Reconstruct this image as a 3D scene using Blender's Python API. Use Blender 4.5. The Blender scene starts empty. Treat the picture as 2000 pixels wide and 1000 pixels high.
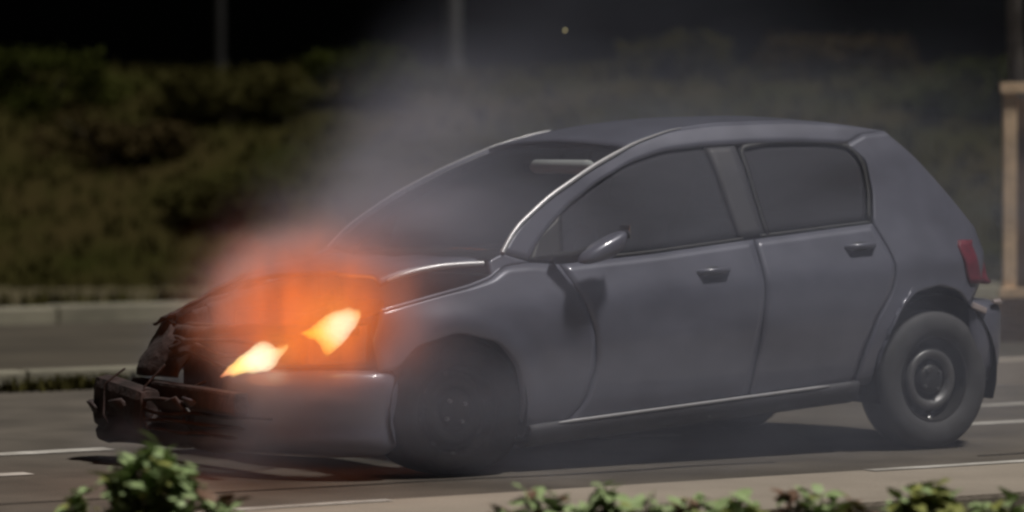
import bpy, bmesh, math, random
from mathutils import Vector, Matrix, noise
random.seed(7)
R = math.radians
sc = bpy.context.scene
C = sc.collection

# ------------------------------------------------------------------ camera
H = 1.3
cam = bpy.data.cameras.new('camera'); co = bpy.data.objects.new('camera', cam); C.objects.link(co)
co.location = (0, 0, H); co.rotation_euler = (R(90 - 1.36), 0, 0)
cam.sensor_width = 36; cam.lens = 116.1; cam.clip_end = 600; cam.clip_start = 0.1
cam.dof.use_dof = True; cam.dof.focus_distance = 14.6; cam.dof.aperture_fstop = 1.35
sc.camera = co

# ------------------------------------------------------------------ light: night street, one high soft source
SUN_EL, SUN_DIR = 66, Vector((0.32, -0.22, 0.92)).normalized()
w = bpy.data.worlds.new('World'); sc.world = w; w.use_nodes = True
nt = w.node_tree; bg = nt.nodes['Background']
sky = nt.nodes.new('ShaderNodeTexSky'); sky.sky_type = 'NISHITA'; sky.sun_disc = False
sky.sun_elevation = math.asin(SUN_DIR.z); sky.sun_rotation = math.atan2(SUN_DIR.x, SUN_DIR.y)
nt.links.new(sky.outputs[0], bg.inputs[0]); bg.inputs[1].default_value = 0.00008
sl = bpy.data.lights.new('street_light_sun', 'SUN'); sl.energy = 3.0; sl.angle = R(7); sl.color = (1, 0.95, 0.88)
so = bpy.data.objects.new('street_light_sun', sl); C.objects.link(so)
so.rotation_euler = SUN_DIR.to_track_quat('Z', 'Y').to_euler()

sc.view_settings.view_transform = 'Standard'; sc.view_settings.look = 'None'
sc.view_settings.exposure = 0; sc.view_settings.gamma = 1; sc.view_settings.use_curve_mapping = False
sc.render.engine = 'CYCLES'
sc.cycles.use_denoising = True
sc.cycles.filter_width = 2.6
sc.render.filter_size = 2.6
sc.cycles.max_bounces = 6; sc.cycles.diffuse_bounces = 3; sc.cycles.volume_bounces = 1
sc.cycles.transparent_max_bounces = 24
sc.cycles.volume_step_rate = 1.0; sc.cycles.volume_max_steps = 96
sc.cycles.sample_clamp_indirect = 4

# ------------------------------------------------------------------ materials
def mat(name, col, rough=0.7, metal=0.0, var=0.25, scale=8.0, bump=0.0, bscale=60.0, coat=0.0, col2=None, detail=5, spec=0.5):
    m = bpy.data.materials.new(name); m.use_nodes = True
    t = m.node_tree; N = t.nodes; L = t.links
    p = N['Principled BSDF']
    p.inputs['Roughness'].default_value = rough; p.inputs['Metallic'].default_value = metal
    p.inputs['Coat Weight'].default_value = coat; p.inputs['Coat Roughness'].default_value = 0.08
    p.inputs['Specular IOR Level'].default_value = spec
    tc = N.new('ShaderNodeTexCoord')
    n1 = N.new('ShaderNodeTexNoise'); n1.inputs['Scale'].default_value = scale; n1.inputs['Detail'].default_value = detail
    L.new(tc.outputs['Object'], n1.inputs['Vector'])
    r = N.new('ShaderNodeValToRGB')
    c2 = col2 or tuple(min(1, c * (1 + var)) for c in col)
    c1 = tuple(c * (1 - var) for c in col) if col2 is None else col
    r.color_ramp.elements[0].position = 0.32; r.color_ramp.elements[1].position = 0.68
    r.color_ramp.elements[0].color = (*c1, 1); r.color_ramp.elements[1].color = (*c2, 1)
    L.new(n1.outputs['Fac'], r.inputs['Fac']); L.new(r.outputs['Color'], p.inputs['Base Color'])
    if bump:
        n2 = N.new('ShaderNodeTexNoise'); n2.inputs['Scale'].default_value = bscale; n2.inputs['Detail'].default_value = 4
        b = N.new('ShaderNodeBump'); b.inputs['Strength'].default_value = bump; b.inputs['Distance'].default_value = 0.02
        L.new(tc.outputs['Object'], n2.inputs['Vector']); L.new(n2.outputs['Fac'], b.inputs['Height']); L.new(b.outputs['Normal'], p.inputs['Normal'])
    m['base'] = 1
    return m

M = {}
M['asphalt'] = mat('asphalt', (0.105, 0.091, 0.075), 0.88, var=0.30, scale=1.7, bump=0.5, bscale=90)
M['concrete'] = mat('pavement_concrete', (0.30, 0.26, 0.215), 0.85, var=0.13, scale=1.6, bump=0.3, bscale=50)
M['kerb'] = mat('kerb_concrete', (0.25, 0.235, 0.18), 0.85, var=0.25, scale=2.5, bump=0.3)
M['earth'] = mat('packed_earth', (0.05, 0.042, 0.028), 0.95, var=0.25, scale=0.7, bump=0.6, bscale=14)
M['earth_grey'] = mat('gritty_verge', (0.062, 0.052, 0.038), 0.95, var=0.25, scale=0.8, bump=0.5, bscale=20)
M['grass_ground'] = mat('dry_grass_ground', (0.062, 0.050, 0.021), 0.95, var=0.35, scale=0.5, bump=0.6, bscale=9)
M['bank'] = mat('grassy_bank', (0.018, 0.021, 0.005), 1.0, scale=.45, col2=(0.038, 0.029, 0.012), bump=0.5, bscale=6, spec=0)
M['line'] = mat('road_paint', (0.30, 0.28, 0.25), 0.7, scale=5, col2=(0.62, 0.60, 0.56))
M['skirt'] = mat('skirt_plastic', (0.05, 0.05, 0.058), 0.65, var=.15)
M['pillar_tape'] = mat('pillar_tape', (0.045, 0.045, 0.055), 0.6, var=.1)
M['edge_highlight'] = mat('painted_highlight', (0.50, 0.50, 0.52), 0.32, metal=0.35, var=.05)  # pale tone for painted highlights along pillar, sill and hood
M['tyre'] = mat('tyre_rubber', (0.05, 0.05, 0.054), 0.75, var=0.2, scale=12)
M['tyre_burnt'] = mat('burnt_rubber', (0.009, 0.008, 0.008), 1.0, var=0.4, scale=10, bump=0.5, bscale=30, spec=0.05)
M['rim'] = mat('steel_wheel', (0.13, 0.13, 0.135), 0.45, metal=0.5, var=0.2, scale=14)
M['rim_dark'] = mat('steel_wheel_burnt', (0.016, 0.015, 0.015), 1.0, metal=0.0, var=0.3, scale=14)
M['black_trim'] = mat('black_trim', (0.018, 0.018, 0.020), 0.55, var=0.2, scale=12)
M['liner'] = mat('arch_liner', (0.010, 0.010, 0.011), 0.95, var=0.3, scale=12)
M['burnt'] = mat('charred_metal', (0.018, 0.013, 0.013), 0.95, scale=9, col2=(0.055, 0.036, 0.035), bump=0.6, bscale=25)
M['seat'] = mat('seat_fabric', (0.045, 0.045, 0.05), 0.95, var=0.2, scale=30)
M['interior'] = mat('interior_plastic', (0.02, 0.02, 0.022), 0.8, var=0.2, scale=10)
M['visor'] = mat('visor_fabric', (0.75, 0.73, 0.70), 0.9, var=0.05)
M['chrome'] = mat('bright_metal', (0.55, 0.55, 0.55), 0.25, metal=0.9, var=0.05)
M['red_lens'] = mat('red_lens', (0.13, 0.018, 0.035), 0.6, var=0.3, scale=20, coat=0.1)
M['ledge_highlight'] = mat('ledge_highlight', (0.42, 0.36, 0.36), 0.25, var=0.1, scale=20, coat=0.6)  # pale tone for the painted highlights on the rear bumper
M['pole'] = mat('lamp_post_paint', (0.075, 0.075, 0.077), 0.6, var=0.2, scale=2)
M['pole_dark'] = mat('lamp_post_dark', (0.016, 0.016, 0.017), 0.6, var=0.2, scale=2)
M['timber'] = mat('pale_timber', (0.68, 0.50, 0.33), 0.8, var=0.25, scale=3, bump=0.3, bscale=20)
M['timber_dark'] = mat('brown_board', (0.10, 0.058, 0.030), 0.85, var=0.35, scale=3, bump=0.3, bscale=20)
M['bark'] = mat('grey_bark', (0.16, 0.145, 0.135), 0.9, var=0.3, scale=9, bump=0.6, bscale=25)
M['bark_dark'] = mat('dark_bark', (0.04, 0.028, 0.02), 0.9, var=0.3, scale=9)
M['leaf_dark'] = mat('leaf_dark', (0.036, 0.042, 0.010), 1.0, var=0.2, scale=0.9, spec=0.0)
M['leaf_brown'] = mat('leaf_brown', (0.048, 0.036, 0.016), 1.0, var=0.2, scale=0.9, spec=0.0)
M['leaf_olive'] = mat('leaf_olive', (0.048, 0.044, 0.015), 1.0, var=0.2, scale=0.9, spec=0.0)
M['leaf_green'] = mat('leaf_fresh', (0.22, 0.32, 0.12), 0.6, scale=7, col2=(0.42, 0.52, 0.27))
M['leaf_yellow'] = mat('leaf_yellow_green', (0.19, 0.21, 0.05), 0.5, scale=7, col2=(0.36, 0.38, 0.12))
M['leaf_red'] = mat('leaf_russet', (0.11, 0.055, 0.035), 0.6, scale=7, col2=(0.22, 0.13, 0.08))
M['stem'] = mat('plant_stem', (0.05, 0.055, 0.02), 0.8)
M['stone'] = mat('stone', (0.07, 0.06, 0.05), 0.9)

def car_paint():
    """dark grey metallic, charred towards the burnt nose (soot has its own ragged edge)"""
    m = mat('grey_metallic_paint', (0.122, 0.126, 0.166), 0.40, metal=0.2, var=0.14, scale=5, coat=0.6)
    t = m.node_tree; N = t.nodes; L = t.links; p = N['Principled BSDF']
    src = p.inputs['Base Color'].links[0].from_socket
    return m, t, p, src
def soot_mix(m, ref, a0, a1, tilt):
    t = m.node_tree; N = t.nodes; L = t.links; p = N['Principled BSDF']
    src = p.inputs['Base Color'].links[0].from_socket
    tc = N.new('ShaderNodeTexCoord'); tc.object = ref
    sp = N.new('ShaderNodeSeparateXYZ'); L.new(tc.outputs['Object'], sp.inputs[0])
    nz = N.new('ShaderNodeTexNoise'); nz.inputs['Scale'].default_value = 5; nz.inputs['Detail'].default_value = 6
    L.new(tc.outputs['Object'], nz.inputs['Vector'])
    def ma(op, x, y):
        n = N.new('ShaderNodeMath'); n.operation = op
        for i, v in enumerate((x, y)):
            if isinstance(v, (int, float)): n.inputs[i].default_value = v
            else: L.new(v, n.inputs[i])
        return n.outputs[0]
    v = ma('SUBTRACT', sp.outputs[0], ma('MULTIPLY', sp.outputs[1], tilt))
    v = ma('ADD', v, ma('MULTIPLY', ma('SUBTRACT', nz.outputs['Fac'], 0.5), 0.5))
    mr = N.new('ShaderNodeMapRange'); mr.inputs['From Min'].default_value = a0; mr.inputs['From Max'].default_value = a1
    L.new(v, mr.inputs['Value'])
    mx = N.new('ShaderNodeMix'); mx.data_type = 'RGBA'
    L.new(mr.outputs[0], mx.inputs['Factor']); mx.inputs['A'].default_value = (0.042, 0.031, 0.031, 1)
    L.new(src, mx.inputs['B']); L.new(mx.outputs['Result'], p.inputs['Base Color'])
    r2 = N.new('ShaderNodeMapRange'); r2.inputs['From Min'].default_value = a0; r2.inputs['From Max'].default_value = a1
    r2.inputs['To Min'].default_value = 0.8; r2.inputs['To Max'].default_value = p.inputs['Roughness'].default_value
    L.new(v, r2.inputs['Value']); L.new(r2.outputs[0], p.inputs['Roughness'])
    r3 = N.new('ShaderNodeMapRange'); r3.inputs['From Min'].default_value = a0; r3.inputs['From Max'].default_value = a1
    r3.inputs['To Min'].default_value = 0; r3.inputs['To Max'].default_value = p.inputs['Coat Weight'].default_value
    L.new(v, r3.inputs['Value']); L.new(r3.outputs[0], p.inputs['Coat Weight'])

def glass(name, tint, film=0.22):
    m = bpy.data.materials.new(name); m.use_nodes = True
    t = m.node_tree; N = t.nodes; L = t.links; N.clear()
    o = N.new('ShaderNodeOutputMaterial'); g = N.new('ShaderNodeBsdfGlossy'); g.inputs['Roughness'].default_value = 0.06
    d = N.new('ShaderNodeBsdfDiffuse'); d.inputs['Color'].default_value = (0.22, 0.22, 0.26, 1)   # even grey film painting the smoky haze onto the panes
    tr = N.new('ShaderNodeBsdfTransparent'); tr.inputs['Color'].default_value = (*tint, 1)
    m0 = N.new('ShaderNodeMixShader'); m0.inputs[0].default_value = film
    L.new(tr.outputs[0], m0.inputs[1]); L.new(d.outputs[0], m0.inputs[2])
    f = N.new('ShaderNodeFresnel'); f.inputs['IOR'].default_value = 1.5
    gm = N.new('ShaderNodeNewGeometry'); iv = N.new('ShaderNodeMath'); iv.operation = 'SUBTRACT'; iv.inputs[0].default_value = 1.0; L.new(gm.outputs['Backfacing'], iv.inputs[1])
    mu = N.new('ShaderNodeMath'); mu.operation = 'MULTIPLY'; L.new(f.outputs[0], mu.inputs[0]); L.new(iv.outputs[0], mu.inputs[1])
    m1 = N.new('ShaderNodeMixShader'); L.new(mu.outputs[0], m1.inputs[0]); L.new(m0.outputs[0], m1.inputs[1]); L.new(g.outputs[0], m1.inputs[2])
    L.new(m1.outputs[0], o.inputs['Surface'])
    return m
M['glass'] = glass('window_glass', (0.45, 0.47, 0.5))
M['glass_clear'] = glass('windscreen_glass', (0.85, 0.87, 0.88), 0.05)
M['glass_dark'] = glass('tinted_glass', (0.2, 0.21, 0.22))

# ------------------------------------------------------------------ helpers
def link(name, me, m=None, parent=None, smooth=False):
    if isinstance(me, bmesh.types.BMesh):
        d = bpy.data.meshes.new(name); me.to_mesh(d); me.free(); me = d
    o = bpy.data.objects.new(name, me); C.objects.link(o)
    if m: me.materials.append(m)
    if smooth:
        for p in me.polygons: p.use_smooth = True
    if parent: o.parent = parent
    return o
def pyd(name, V, F, m=None, parent=None, smooth=False):
    me = bpy.data.meshes.new(name); me.from_pydata(V, [], F); me.update()
    return link(name, me, m, parent, smooth)
def tag(o, label=None, cat=None, group=None, kind=None):
    if label: o['label'] = label
    if cat: o['category'] = cat
    if group: o['group'] = group
    if kind: o['kind'] = kind
    return o
def empty(name, loc, rz=0.0):
    o = bpy.data.objects.new(name, None); C.objects.link(o); o.location = loc; o.rotation_euler = (0, 0, rz)
    o.empty_display_size = 0.2
    return o
def box(bm, c, s, rot=None, bev=0.0):
    g = bmesh.ops.create_cube(bm, size=1.0)
    vs = g['verts']
    mtx = Matrix.Translation(c) @ (rot.to_4x4() if rot else Matrix()) @ Matrix.Diagonal((*s, 1))
    bmesh.ops.transform(bm, matrix=mtx, verts=vs)
    if bev:
        es = list({e for v in vs for e in v.link_edges})
        bmesh.ops.bevel(bm, geom=es, offset=bev, segments=2, profile=0.6, affect='EDGES')
def boxo(name, c, s, m, parent=None, rot=None, bev=0.01):
    bm = bmesh.new(); box(bm, c, s, rot, bev); return link(name, bm, m, parent)
def tube(bm, pts, rads, seg=10):
    rings = []
    pts = [Vector(p) for p in pts]
    for i, p in enumerate(pts):
        d = (pts[min(i + 1, len(pts) - 1)] - pts[max(i - 1, 0)]).normalized()
        x = d.orthogonal().normalized() if i == 0 else (px - d * px.dot(d)).normalized()
        px = x; y = d.cross(x); r = rads[i] if isinstance(rads, (list, tuple)) else rads
        rings.append([bm.verts.new(p + x * math.cos(k * 2 * math.pi / seg) * r + y * math.sin(k * 2 * math.pi / seg) * r) for k in range(seg)])
    for a, b in zip(rings, rings[1:]):
        for k in range(seg): bm.faces.new((a[k], a[(k + 1) % seg], b[(k + 1) % seg], b[k]))
    bm.faces.new([bm.verts.new(v.co) for v in rings[0][::-1]]); bm.faces.new([bm.verts.new(v.co) for v in rings[-1]])   # caps stay crisp
def tubeo(name, pts, rads, m, parent=None, seg=10):
    bm = bmesh.new(); tube(bm, pts, rads, seg); return link(name, bm, m, parent, True)
def poly_at(pl, t):
    """point at arclength fraction t of a polyline, lightly rounded"""
    L = [0]
    for p, q in zip(pl, pl[1:]): L.append(L[-1] + math.dist(p, q))
    def lin(t):
        s = max(0, min(1, t)) * L[-1]
        for i in range(len(pl) - 1):
            if s <= L[i + 1] or i == len(pl) - 2:
                f = (s - L[i]) / max(1e-9, L[i + 1] - L[i])
                return tuple(pl[i][k] + (pl[i + 1][k] - pl[i][k]) * f for k in range(len(pl[0])))
    h = min(0.03, t, 1 - t)
    if len(pl) < 3 or h <= 0: return lin(t)
    A = [lin(t + h * k / 2) for k in (-2, -1, 0, 1, 2)]
    return tuple(sum(a[k] * w_ for a, w_ in zip(A, (1, 2, 3, 2, 1))) / 9 for k in range(len(pl[0])))
def coons(bot, top, left, right, nu, nv):
    G = []
    for j in range(nv + 1):
        v = j / nv; row = []
        l = poly_at(left, v); r = poly_at(right, v)
        for i in range(nu + 1):
            u = i / nu; b = poly_at(bot, u); t = poly_at(top, u)
            row.append(tuple((1 - v) * b[k] + v * t[k] + (1 - u) * l[k] + u * r[k]
                             - ((1 - u) * (1 - v) * bot[0][k] + u * (1 - v) * bot[-1][k] + (1 - u) * v * top[0][k] + u * v * top[-1][k]) for k in range(len(b))))
        G.append(row)
    return G
def grid_mesh(G3, flip=False):
    nv = len(G3); nu = len(G3[0]); V = [p for r in G3 for p in r]; F = []
    for j in range(nv - 1):
        for i in range(nu - 1):
            f = (j * nu + i, j * nu + i + 1, (j + 1) * nu + i + 1, (j + 1) * nu + i)
            F.append(f[::-1] if flip else f)
    return V, F
def solid(o, t=0.012, off=-1):
    md = o.modifiers.new('thickness', 'SOLIDIFY'); md.thickness = t; md.offset = off
    return o

# ------------------------------------------------------------------ setting.  road frame: q along the road (to the right and away), n across it
TH = R(33); cq, sq = math.cos(TH), math.sin(TH)
def W(q, n, z=0.0): return (cq * q - sq * n, sq * q + cq * n, z)
def sheet(name, q0, q1, n0, n1, z, m, nq=1, kind='structure', wob=0.0):
    V = []; F = []
    for i in range(nq + 1):
        q = q0 + (q1 - q0) * i / nq
        a = n0 + random.uniform(-wob, wob); b = n1 + random.uniform(-wob, wob)
        V += [W(q, a, z), W(q, b, z)]
        if i: k = 2 * i; F.append((k - 2, k, k + 1, k - 1))
    o = pyd(name, V, F, m)
    if kind: o['kind'] = kind
    return o
pyd('ground', [(-400, -60, -0.03), (400, -60, -0.03), (400, 500, -0.03), (-400, 500, -0.03)], [(0, 1, 2, 3)], M['earth'])['kind'] = 'structure'
sheet('road', -60, 90, 11.33, 18.6, 0, M['asphalt'])
def slab(name, q0, q1, n0, n1, z0, z1, m, parent=None, bev=0.015):
    bm = bmesh.new(); rot = Matrix.Rotation(TH, 3, 'Z')
    box(bm, Vector(W((q0 + q1) / 2, (n0 + n1) / 2, (z0 + z1) / 2)), (q1 - q0, n1 - n0, z1 - z0), rot, bev)
    return link(name, bm, m, parent)
slab('pavement', -60, 90, 10.2, 11.33, -0.3, 0.012, M['concrete'], bev=0)['kind'] = 'structure'
slab('planting_bed', -60, 90, 4.0, 10.195, -0.3, -0.005, M['earth'], bev=0)['kind'] = 'structure'
# far kerb: separate stones; earth strip; second kerb; grass
kerb = empty('far_kerb', W(9, 18.6)); kerb['kind'] = 'structure'
kerb.rotation_euler = (0, 0, TH)
bm = bmesh.new(); box(bm, (0, 0, 0), (0.985, 0.16, 0.4), None, 0.018); ks = bpy.data.meshes.new('kerb_stone'); bm.to_mesh(ks); bm.free(); ks.materials.append(M['kerb'])
for i in range(-16, 20):
    o = bpy.data.objects.new('kerb_stone', ks); C.objects.link(o); o.parent = kerb
    o.location = (i * 1.0, random.uniform(-.006, .006), -0.08 + random.uniform(-.006, .006)); o.rotation_euler = (random.uniform(-.01, .01), 0, random.uniform(-.006, .006))
slab('verge', -60, 90, 18.68, 24.99, -0.3, 0.09, M['earth_grey'], bev=0)['kind'] = 'structure'
kerb2 = empty('back_kerb', W(14, 25.15)); kerb2['kind'] = 'structure'; kerb2.rotation_euler = (0, 0, TH)
bm = bmesh.new(); box(bm, (0, 0, 0), (1.48, 0.3, 0.4), None, 0.02); ks2 = bpy.data.meshes.new('kerb_block'); bm.to_mesh(ks2); bm.free(); ks2.materials.append(M['kerb'])
for i in range(-12, 16):
    o = bpy.data.objects.new('kerb_block', ks2); C.objects.link(o); o.parent = kerb2
    o.location = (i * 1.5, random.uniform(-.01, .01), 0.03 + random.uniform(-.008, .008))
slab('grass_verge', -60, 90, 25.31, 75, -0.3, 0.13, M['grass_ground'], bev=0)['kind'] = 'structure'
def bank_z(x, y):
    t = max(0, min(1, (y - 34) / 13.5)); t = t * t * (3 - 2 * t)
    return .06 + (2.74 + .10 * noise.noise(Vector((x * .12, 3, 0)))) * t + .22 * t * noise.noise(Vector((x * .5, y * .5, 2)))
V = []; NX, NY = 150, 60
for j in range(NY + 1):
    for i in range(NX + 1):
        x = -45 + 90 * i / NX; y = 31 + 60 * (j / NY) ** 1.6; V.append((x, y, bank_z(x, y)))
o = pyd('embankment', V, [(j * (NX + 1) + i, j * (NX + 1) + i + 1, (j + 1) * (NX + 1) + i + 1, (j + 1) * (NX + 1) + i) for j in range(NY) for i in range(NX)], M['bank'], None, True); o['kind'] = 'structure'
# weeds at the foot of the far kerb
def tufts(name, pts, hgt, m, label, cat):
    V = []; F = []
    for (x, y, z) in pts:
        for _ in range(5):
            an = random.uniform(0, 6.28); h = hgt * random.uniform(.5, 1.2); wd = h * .16
            bx, by = x + random.uniform(-.06, .06), y + random.uniform(-.06, .06)
            lx, ly = math.cos(an) * h * .45, math.sin(an) * h * .45
            k = len(V); V += [(bx - wd * math.sin(an), by + wd * math.cos(an), z), (bx + wd * math.sin(an), by - wd * math.cos(an), z), (bx + lx, by + ly, z + h)]
            F.append((k, k + 1, k + 2))
    return tag(pyd(name, V, F, m), label, cat, kind='stuff')
pts = []
for _ in range(900):
    q = random.gauss(10.3, 0.5) if random.random() < .4 else (random.gauss(8.9, .35) if random.random() < .3 else random.uniform(5, 30))
    pts.append(W(q, 18.46 + random.uniform(-.10, .04), 0))
tufts('weeds', pts, 0.09, M['leaf_olive'], 'low dark weeds growing along the foot of the far kerb', 'weeds')
pts = [W(random.uniform(2, 45), random.uniform(25.5, 27.5), 0.13) for _ in range(1200)]
for _ in range(7000):
    x_, y_ = random.uniform(-14, 14), random.uniform(34.5, 50); pts.append((x_, y_, bank_z(x_, y_) - .01))
tufts('grass', pts, 0.16, M['leaf_olive'], 'short dry grass on the verge behind the road', 'grass')
M['seam'] = mat('tar_seam', (0.028, 0.026, 0.024), 0.7, var=.2)
for k_, (q0_, q1_, n_0, n_1) in enumerate(((3.5, 9.2, 12.15, 11.95), (4.8, 7.2, 16.4, 16.1), (10.2, 14.5, 11.75, 11.9))):
    V = []; F = []
    for i in range(41):
        t_ = i / 40; q_ = q0_ + (q1_ - q0_) * t_; n_ = n_0 + (n_1 - n_0) * t_ + .10 * noise.noise(Vector((q_ * 1.3, k_, 0)))
        w_ = .012 + .010 * abs(noise.noise(Vector((q_ * 4, k_, 2)))); V += [W(q_, n_ - w_, .004), W(q_, n_ + w_, .004)]
        if i: j = 2 * i; F.append((j - 2, j, j + 1, j - 1))
    pyd('road_seam', V, F, M['seam'])['kind'] = 'structure'
# road markings
def line(q0, q1, n, wd, lab=None):
    sheet('road_marking', q0, q1, n - wd / 2, n + wd / 2, 0.004, M['line'], nq=max(2, int((q1 - q0) / .25)), wob=0.012)
line(2.0, 6.98, 14.28, 0.15); line(11.9, 30, 14.28, 0.12)
line(5.35, 6.1, 13.28, 0.13); line(9.3, 9.75, 13.5, 0.13); line(10.9, 30, 13.25, 0.13)
line(9.35, 16.0, 11.27, 0.12).__class__ if False else None
sheet('road_marking', 9.20, 14.0, 11.24, 11.325, 0.016, M['line'], nq=16, wob=0.008)
sheet('road_marking', 6.05, 6.75, 11.25, 11.325, 0.016, M['line'], nq=6, wob=0.01)
# traffic island at the right
slab('traffic_island', 12.35, 40, 15.75, 15.93, -0.3, 0.155, M['concrete'], bev=0.02)['kind'] = 'structure'
slab('island_soil', 12.36, 39.6, 15.935, 18.40, -0.28, 0.145, M['earth'], bev=0.02)['kind'] = 'structure'

# ------------------------------------------------------------------ tree with stakes on the island
TX, TY = 3.70, 23.6
tr = empty('young_tree', (TX, TY, 0.15)); tag(tr, 'slim grey-barked young tree rising behind the timber stakes at the right edge', 'tree')
tubeo('trunk', [(-.06, 0, -.05), (-.07, 0, .9), (-.10, 0, 1.9), (-.13, 0, 2.6), (-.08, .05, 3.4)], [.072, .068, .062, .055, .03], M['bark'], tr, 12)
def leafcloud(name, blobs, n, size, m, parent, seed=0):
    rd = random.Random(seed); V = []; F = []
    for _ in range(n):
        c, r = rd.choice(blobs)
        d = Vector((rd.gauss(0, 1), rd.gauss(0, 1), rd.gauss(0, 1))).normalized() * (rd.random() ** .45)
        p = Vector(c) + Vector((d.x * r[0], d.y * r[1], d.z * r[2]))
        if noise.noise(p * 1.7 + Vector((seed, 0, 0))) < -.30: continue
        u = Vector((rd.gauss(0, 1), rd.gauss(0, 1), rd.gauss(0, .6))).normalized(); v = u.orthogonal().normalized()
        v = Matrix.Rotation(rd.uniform(0, 6.28), 3, u) @ v
        s = size * rd.uniform(.6, 1.4); k = len(V)
        V += [p, p + u * s * .5 + v * s * .32, p + u * s, p + u * s * .5 - v * s * .32]; F.append((k, k + 1, k + 2, k + 3))
    return pyd(name, V, F, m, parent)
leafcloud('crown', [((0, 0, 3.7), (.9, .9, .7)), ((-.3, .2, 3.2), (.6, .6, .5)), ((.3, 0, 3.4), (.7, .6, .5))], 1500, .13, M['leaf_olive'], tr, 3)
tg = empty('tree_stakes', (TX, TY - .35, 0.13)); tag(tg, 'pale timber stake frame with brown boards around the young tree trunk', 'tree guard')
for i, x in enumerate((-.20, .45)):
    boxo('stake', (x, 0, .895), (.095, .08, 1.79), M['timber'], tg, bev=.008)
boxo('rail', (.125, -.055, 1.80), (.80, .03, .075), M['timber'], tg, bev=.005)
boxo('rail', (.125, -.055, .36), (.80, .03, .07), M['timber'], tg, bev=.005)
for k in range(4):
    boxo('board', (-.085 + k * .135, .06, 1.05), (.125, .025, 1.36), M['timber_dark'], tg, bev=.004)
for k in range(3):
    boxo('base_board', (.125, -.06, .065 + k * .10), (.98, .03, .094), M['timber_dark'], tg, bev=.004)
st = empty('stone', W(12.15, 14.62, 0))
bm = bmesh.new(); bmesh.ops.create_icosphere(bm, subdivisions=2, radius=.06)
for v in bm.verts: v.co += Vector(v.co) * noise.noise(v.co * 22) * .5; v.co.z = v.co.z * .7 + .03
bpy.data.objects.remove(st)
st = link('stone', bm, M['stone'], None, False); st.location = W(12.25, 14.62, 0); st.scale = (1.5, 1, 1)
tag(st, 'small dark stone lying on the road right of the rear wheel', 'stone')

# ------------------------------------------------------------------ bushes, lamp posts and black distance behind
bg_kinds = [('leaf_dark', 'dark green'), ('leaf_brown', 'brownish dry'), ('leaf_olive', 'olive')]
bush_spec = [  # x, y, height, width, kind, label
    (-6.9, 39.5, .55, .9, 1, 'low brown bush at the far left of the bank, nearest the back kerb'),
    (-6.1, 43.5, .80, 1.1, 0, 'dark green bush high on the bank at the far left'),
    (-5.0, 41.0, .70, 1.2, 1, 'brownish bush in the middle of the bank below the thin lamp post'),
    (-3.7, 43.0, .75, 1.1, 2, 'olive bush on the bank just right of the thin lamp post'),
    (-3.3, 38.5, .50, .9, 2, 'low olive bush at the foot of the bank left of the fire glow'),
    (-2.0, 44.0, .70, 1.1, 0, 'dark green bush on the bank left of the thick lamp post'),
    (2.2, 45.5, .65, 1.2, 2, 'olive bush on the crest of the bank above the front of the roof'),
    (4.4, 45.5, .60, 1.2, 1, 'brownish bush on the crest of the bank above the rear of the roof'),
    (6.0, 43.0, .80, 1.2, 0, 'dark green bush between the sloping tailgate and the timber stakes'),
]
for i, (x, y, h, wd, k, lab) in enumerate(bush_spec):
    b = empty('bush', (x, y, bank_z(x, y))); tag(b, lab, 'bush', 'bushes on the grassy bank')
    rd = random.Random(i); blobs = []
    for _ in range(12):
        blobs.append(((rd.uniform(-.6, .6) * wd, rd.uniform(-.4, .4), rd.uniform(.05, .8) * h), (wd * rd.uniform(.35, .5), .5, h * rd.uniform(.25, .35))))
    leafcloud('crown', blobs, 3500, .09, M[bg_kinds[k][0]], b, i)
    bm = bmesh.new()
    for q_ in range(4):
        an = q_ * 1.6 + i
        tube(bm, [(0, 0, -.1), (math.cos(an) * .2, math.sin(an) * .1, h * .35), (math.cos(an) * wd * .5, math.sin(an) * .3, h * .75)], [.03, .02, .008], 6)
    link('trunk', bm, M['bark_dark'], b, True)

def lamp_post(x, y, r, m, lab, arm):
    p = empty('lamp_post', (x, y, bank_z(x, y))); tag(p, lab, 'lamp post')
    tubeo('post', [(0, 0, -.1), (0, 0, 3), (0, 0, 7.6)], [r, r * .94, r * .7], m, p, 16)
    tubeo('arm', [(0, 0, 7.5), (arm * .4, 0, 7.95), (arm, 0, 8.05)], [.05, .045, .04], m, p, 8)
    boxo('lamp_head', (arm * 1.25, 0, 8.03), (.6, .22, .12), m, p, bev=.03)
    tubeo('base_plate', [(0, 0, -.05), (0, 0, .35)], [r * 1.5, r * 1.35], m, p, 16)
lamp_post(-0.935, 52.5, .135, M['pole'], 'thick grey lamp post rising out of the smoke left of the car roof', -1.2)
lamp_post(-4.60, 52, .085, M['pole_dark'], 'thin dark lamp post above the bushes at the upper left', -1.2)

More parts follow.
